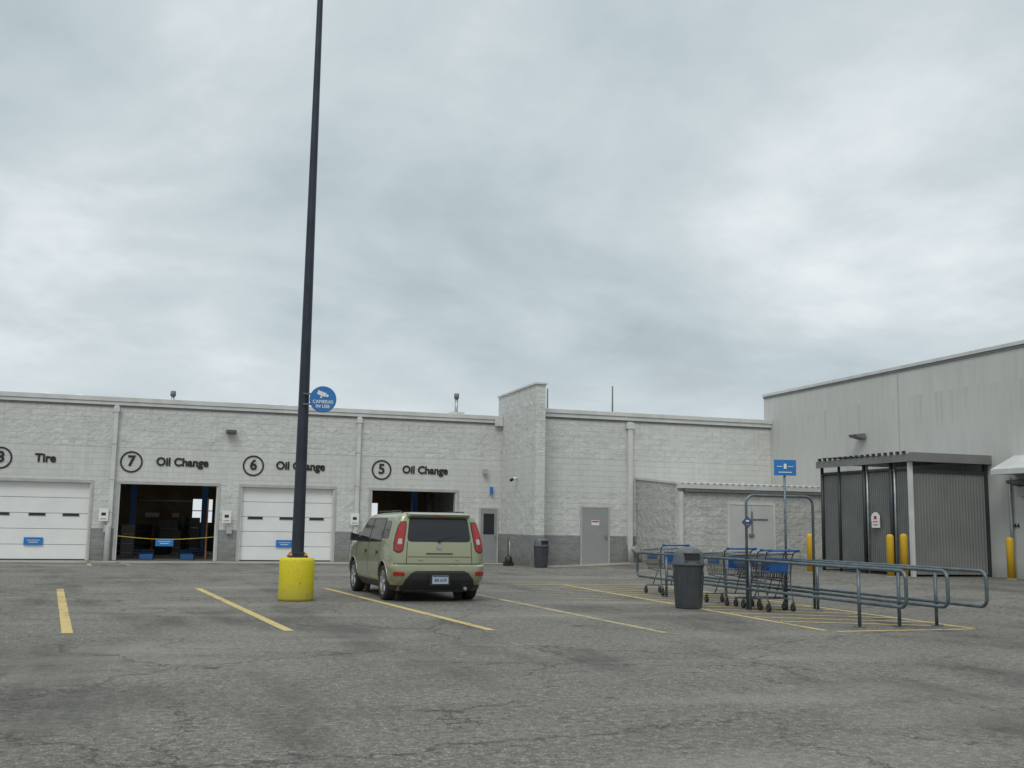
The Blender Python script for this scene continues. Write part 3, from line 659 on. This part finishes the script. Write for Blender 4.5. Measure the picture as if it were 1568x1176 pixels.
b=MB(); zs=[.2,.25,.3,.36,.42,.48,.54,.6,.64,.66,.675,.74,.8,.86,.9,.93,.96,.99,1.02,1.04,1.06,1.08,1.12,1.2,1.3,1.4,1.45,1.5,1.53,1.56,1.58,1.595,1.605,1.612]
rings=[ring_pts(z) for z in zs]; n=len(rings[0]); vs=[p for r in rings for p in r]; fs=[]; sm=[]
for i in range(len(zs)-1):
    for j in range(n): fs.append((i*n+j,i*n+(j+1)%n,(i+1)*n+(j+1)%n,(i+1)*n+j)); sm.append(True)
fs+=[tuple(range(n))[::-1],tuple(range((len(zs)-1)*n,len(zs)*n))]; sm+=[False,True]
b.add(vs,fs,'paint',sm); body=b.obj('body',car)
c=MB()
for sx in (-1,1):
    for wy in (-1.28,1.27): c.cyl((sx*.58,wy,.335),(sx*1.1,wy,.335),.375,.375,36,'trimblack')
cut=c.obj('cut_tmp',car)
md=body.modifiers.new('arches','BOOLEAN'); md.operation='DIFFERENCE'; md.object=cut; md.solver='EXACT'
bpy.context.view_layer.update()
dg=bpy.context.evaluated_depsgraph_get(); me=bpy.data.meshes.new_from_object(body.evaluated_get(dg)); body.modifiers.clear(); body.data=me
bpy.data.objects.remove(cut,do_unlink=True)
es=body.modifiers.new('split','EDGE_SPLIT'); es.split_angle=math.radians(32)
def rear_patch(b,rows,mat,off=.005,nc=10,n=4,rear=True):
    R=[]
    for z,x0,x1 in densify(rows,n):
        R.append([(x0+(x1-x0)*j/nc,end_y(x0+(x1-x0)*j/nc,z,rear,off),z) for j in range(nc+1)])
    b.grid(R,mat,True,flip=not rear)
def side_patch(b,rows,mat,sx,off=.005,nc=8,n=4):
    R=[]
    for z,y0,y1 in densify(rows,n):
        R.append([(sx*side_x(y0+(y1-y0)*j/nc,z,off),y0+(y1-y0)*j/nc,z) for j in range(nc+1)])
    b.grid(R,mat,True,flip=(sx<0))
b=MB()
rear_patch(b,[(1.10,-.50,.50),(1.115,-.555,.555),(1.15,-.565,.565),(1.40,-.54,.54),(1.46,-.525,.525),(1.475,-.48,.48)],'glass',.006,16)
for sx in(-1,1):
    side_patch(b,[(1.045,-.02,1.12),(1.06,-.04,1.11),(1.3,-.04,.84),(1.44,-.04,.64),(1.475,.0,.56)],'glass',sx,.006)
    side_patch(b,[(1.06,-.98,-.13),(1.08,-1.0,-.11),(1.43,-1.0,-.11),(1.475,-.96,-.14)],'glass',sx,.006)
    side_patch(b,[(1.12,-1.42,-1.07),(1.15,-1.50,-1.06),(1.36,-1.46,-1.06),(1.45,-1.38,-1.07)],'glass',sx,.006)
rear_patch(b,[(1.10,-.68,.68),(1.15,-.70,.70),(1.4,-.63,.63),(1.52,-.54,.54)],'glass',.006,14,4,False)
b.obj('windows',car)
b=MB()
rear_patch(b,[(1.075,-.52,.52),(1.09,-.585,.585),(1.15,-.60,.60),(1.42,-.565,.565),(1.50,-.545,.545),(1.51,-.5,.5)],'trimblack',.003,16)
for sx in(-1,1):
    side_patch(b,[(1.03,-.04,1.18),(1.06,-1.03,1.15),(1.1,-1.03,1.10),(1.3,-1.03,.87),(1.47,-1.03,.64),(1.495,-1.0,.56)],'trimblack',sx,.003,12)
    side_patch(b,[(.205,-.88,.88),(.27,-.9,.9),(.315,-.9,.9)],'trimblack',sx,.006,10)
    for yy in (-.075,-1.0,.98):
        side_patch(b,[(.33,yy-.006,yy+.006),(1.03,yy-.006,yy+.006)],'seam',sx,.003,1,12)
    side_patch(b,[(.325,-.95,.93),(.335,-.95,.93)],'seam',sx,.004,6)
    for yy in (.05,-.86): 
        side_patch(b,[(.84,yy,yy+.2),(.88,yy,yy+.2)],'paint',sx,.035,3,1); side_patch(b,[(.83,yy,yy+.2),(.885,yy,yy+.2)],'seam',sx,.004,3,1)
    for wy in (-1.28,1.27):
        pts=[]
        for i in range(21):
            t=math.radians(-8+196*i/20); yy=wy+.385*math.cos(t); zz=.335+.385*math.sin(t); pts.append((sx*(side_x(yy,max(zz,.2),.0)),yy,zz))
        b.tube(pts,.013,6,'paint')
    b.tube([(sx*.62,.30,1.575),(sx*.62,.2,1.625),(sx*.61,-1.4,1.63),(sx*.60,-1.55,1.595)],.012,6,'trimblack')
rear_patch(b,[(.205,-.60,.60),(.28,-.68,.68),(.40,-.64,.64),(.52,-.54,.54),(.56,-.46,.46)],'trimblack',.007,14)
rear_patch(b,[(.205,-.85,.85),(.30,-.865,.865)],'trimblack',.006,20)
rear_patch(b,[(.672,-.84,.84),(.69,-.84,.84)],'seam',.003,24)
for sx in(-1,1):
    rear_patch(b,[(.686,sx*.62-.006,sx*.62+.006),(1.08,sx*.605-.006,sx*.605+.006)],'seam',.004,1,6)
rear_patch(b,[(.80,-.60,.60),(.812,-.60,.60)],'seam',.002,12)
b.obj('trim',car)
b=MB()
for sx in(-1,1):
    rws=[(.88,.74,.80),(.92,.685,.85),(1.05,.66,.845),(1.2,.635,.81),(1.36,.61,.76),(1.44,.61,.71)]
    rear_patch(b,[(z,min(sx*x0,sx*x1),max(sx*x0,sx*x1)) for z,x0,x1 in rws],'trimblack',.009,8)
    rws=[(.90,.745,.795),(.935,.70,.835),(1.05,.675,.832),(1.2,.65,.797),(1.35,.625,.75),(1.42,.62,.705)]
    rear_patch(b,[(z,min(sx*x0,sx*x1),max(sx*x0,sx*x1)) for z,x0,x1 in rws],'lamp',.015,8)
    rws=[(1.03,.71,.775),(1.06,.705,.785),(1.13,.70,.765)]
    rear_patch(b,[(z,min(sx*x0,sx*x1),max(sx*x0,sx*x1)) for z,x0,x1 in rws],'lampclear',.02,6)
    rws=[(.47,.68,.84),(.50,.66,.865),(.545,.68,.84)]
    rear_patch(b,[(z,min(sx*x0,sx*x1),max(sx*x0,sx*x1)) for z,x0,x1 in rws],'lamp',.012,6)
    rws=[(.66,.50,.80),(.80,.55,.84),(.86,.62,.80)]
    rear_patch(b,[(z,min(sx*x0,sx*x1),max(sx*x0,sx*x1)) for z,x0,x1 in rws],'lampclear',.012,8,4,False)
b.obj('lamps',car)
b=MB()
b.box(-.150,.150,-2.075,-2.063,.33,.475,'plate'); b.box(-.19,.19,-2.062,-2.03,.30,.50,'black'); b.box(-.145,.145,-2.0775,-2.0755,.452,.472,'platetext')
b.cyl((0,-1.985,.985),(0,-1.96,.985),.045,.045,20,'chrome'); b.box(-.25,.25,-1.985,-1.96,.855,.875,'seam')
b.tube([(0,-1.965,1.10),(.02,-1.945,1.12),(.30,-1.935,1.17)],.010,6,'black'); b.cyl((0,-1.98,1.09),(0,-1.92,1.09),.03,.03,10,'black')
b.box(-.40,-.32,-1.995,-1.97,.75,.77,'chrome'); b.box(.30,.36,-1.995,-1.97,.75,.77,'chrome')
b.cyl((.5,-2.0,.24),(.5,-1.8,.24),.03,.03,10,'galv')
b.add([(-.60,-1.78,1.60),(.60,-1.78,1.60),(.57,-1.97,1.57),(-.57,-1.97,1.57),(-.60,-1.78,1.51),(.60,-1.78,1.51),(.57,-1.95,1.535),(-.57,-1.95,1.535)],[(0,3,2,1),(4,5,6,7),(0,1,5,4),(1,2,6,5),(2,3,7,6),(3,0,4,7)],'paint')
b.box(-.12,.12,-1.972,-1.955,1.54,1.56,'lamp')
for sx in(-1,1):
    b.add([(sx*.86,.86,1.04),(sx*.86,1.0,1.04),(sx*1.04,.94,1.04),(sx*1.04,.84,1.05),(sx*.86,.88,1.16),(sx*.86,.98,1.14),(sx*1.03,.92,1.19),(sx*1.03,.85,1.20)],[(0,3,2,1),(4,5,6,7),(0,1,5,4),(1,2,6,5),(2,3,7,6),(3,0,4,7)],'black')
b.cyl((.0,-1.2,1.6),(.0,-1.25,1.72),.006,.004,6,'black')
b.obj('rear_fittings',car,.006,2)
text('E92 4173','plate_number',car,(0,-2.079,.392),(R90,0,0),.072,'platetext',.0015,.001,'CENTER',.85)
b=MB()
for sx in(-1,1):
    for wy in(-1.28,1.27):
        b.cyl((sx*.575,wy,.335),(sx*.585,wy,.335),.374,.374,30,'trimblack')
        k=25; rows=[[],[]]
        for i in range(k):
            t=math.radians(-20+220*i/(k-1)); 
            for r_,xx in zip(rows,(.58,.86)): r_.append((sx*xx,wy+.368*math.cos(t),.335+.368*math.sin(t)))
        b.grid(rows,'trimblack',True)
b.box(-.6,.6,-1.8,1.8,.17,.199,'trimblack')
b.obj('wheel_liners',car)
for sx in(-1,1):
    for wy in(-1.28,1.27):
        b=MB(); b.T=Matrix.Translation((sx*.775,wy,.322))@Matrix.Rotation(sx*math.pi/2,4,'Y')
        b.lathe((0,0,0),[(.215,-.10),(.27,-.108),(.305,-.10),(.32,-.075),(.322,0),(.32,.075),(.305,.10),(.27,.108),(.225,.10),(.215,.085)],36,'tyre',True,False)
        b.lathe((0,0,0),[(.216,.088),(.222,.098),(.205,.092),(.19,.03)],36,'rim',True,False)
        b.lathe((0,0,0),[(.20,.0),(.19,.028),(.05,.03),(.01,.03)],30,'trimblack',True,True)
        for i in range(5):
            t=2*math.pi*i/5; b.T=Matrix.Translation((sx*.775,wy,.322))@Matrix.Rotation(sx*math.pi/2,4,'Y')@Matrix.Rotation(t,4,'Z')
            b.add([(.03,-.032,.05),(.21,-.045,.075),(.21,.045,.075),(.03,.032,.05),(.03,-.032,.085),(.21,-.03,.098),(.21,.03,.098),(.03,.032,.085)],[(0,3,2,1),(4,5,6,7),(0,1,5,4),(1,2,6,5),(2,3,7,6),(3,0,4,7)],'rim')
        b.T=Matrix.Translation((sx*.775,wy,.322))@Matrix.Rotation(sx*math.pi/2,4,'Y'); b.lathe((0,0,0),[(.05,.03),(.05,.09),(.03,.1)],16,'rim')
        b.obj('wheel',car)
# ------------------------------------------------------------------ camera
cam=bpy.data.cameras.new('camera'); co=bpy.data.objects.new('camera',cam); scene.collection.objects.link(co); scene.camera=co
cam.sensor_width=36; cam.lens=36.73; cam.clip_end=2000; cam.clip_start=.05
co.matrix_world=Matrix.Translation((0,0,CH))@Matrix.Rotation(math.radians(-18),4,'Z')@Matrix.Rotation(math.radians(97.7),4,'X')@Matrix.Rotation(.0165,4,'Z')
# ------------------------------------------------------------------ light
sd=Vector((-.42,-.62,.95)).normalized()
L=bpy.data.lights.new('sun','SUN'); L.energy=1.2; L.angle=math.radians(25); L.color=(1,.97,.92); lo=bpy.data.objects.new('sun',L); scene.collection.objects.link(lo); lo.rotation_euler=sd.to_track_quat('Z','Y').to_euler()
w=bpy.data.worlds.new('World'); scene.world=w; w.use_nodes=True; nt=w.node_tree; nt.nodes.clear()
out=nt.nodes.new('ShaderNodeOutputWorld'); sky=nt.nodes.new('ShaderNodeTexSky'); sky.sky_type='NISHITA'; sky.sun_disc=False
sky.sun_elevation=math.asin(sd.z); sky.sun_rotation=math.atan2(sd.x,sd.y)
b1=nt.nodes.new('ShaderNodeBackground'); b1.inputs[1].default_value=.1; nt.links.new(sky.outputs[0],b1.inputs[0])
tc=nt.nodes.new('ShaderNodeTexCoord').outputs['Generated']; sx=nt.nodes.new('ShaderNodeSeparateXYZ'); nt.links.new(tc,sx.inputs[0])
zc=math_n(nt,'MAXIMUM',sx.outputs[2],0.0); den=math_n(nt,'ADD',zc,.30)
cb=nt.nodes.new('ShaderNodeCombineXYZ'); nt.links.new(math_n(nt,'DIVIDE',sx.outputs[0],den),cb.inputs[0]); nt.links.new(math_n(nt,'DIVIDE',sx.outputs[1],den),cb.inputs[1])
mp0=nt.nodes.new('ShaderNodeMapping'); mp0.inputs['Location'].default_value=(2.3,7.1,0); nt.links.new(cb.outputs[0],mp0.inputs[0])
n1=noise(nt,mp0.outputs[0],.95,6,.52,.4)
mp=nt.nodes.new('ShaderNodeMapping'); mp.inputs['Location'].default_value=(5,2,1); nt.links.new(cb.outputs[0],mp.inputs[0])
n2=noise(nt,mp.outputs[0],3.0,6,.58,.2)
s=math_n(nt,'ADD',math_n(nt,'MULTIPLY',n1,.72),math_n(nt,'MULTIPLY',n2,.28))
col=ramp(nt,s,[(.37,(.42,.49,.52)),(.46,(.51,.595,.625)),(.55,(.63,.70,.73)),(.64,(.83,.88,.905))])
hz=ramp(nt,zc,[(.0,.6),(.17,0.0)])
col=mixc(nt,hz,col,(.80,.85,.885))
g=math_n(nt,'MULTIPLY_ADD',math_n(nt,'SUBTRACT',zc,.5,clamp=True),2.0,1.0)
b2=nt.nodes.new('ShaderNodeBackground'); nt.links.new(col,b2.inputs[0]); nt.links.new(g,b2.inputs[1])
mx=nt.nodes.new('ShaderNodeMixShader'); mx.inputs[0].default_value=.95; nt.links.new(b1.outputs[0],mx.inputs[1]); nt.links.new(b2.outputs[0],mx.inputs[2]); nt.links.new(mx.outputs[0],out.inputs[0])
scene.view_settings.view_transform='Standard'; scene.view_settings.look='None'; scene.view_settings.exposure=0
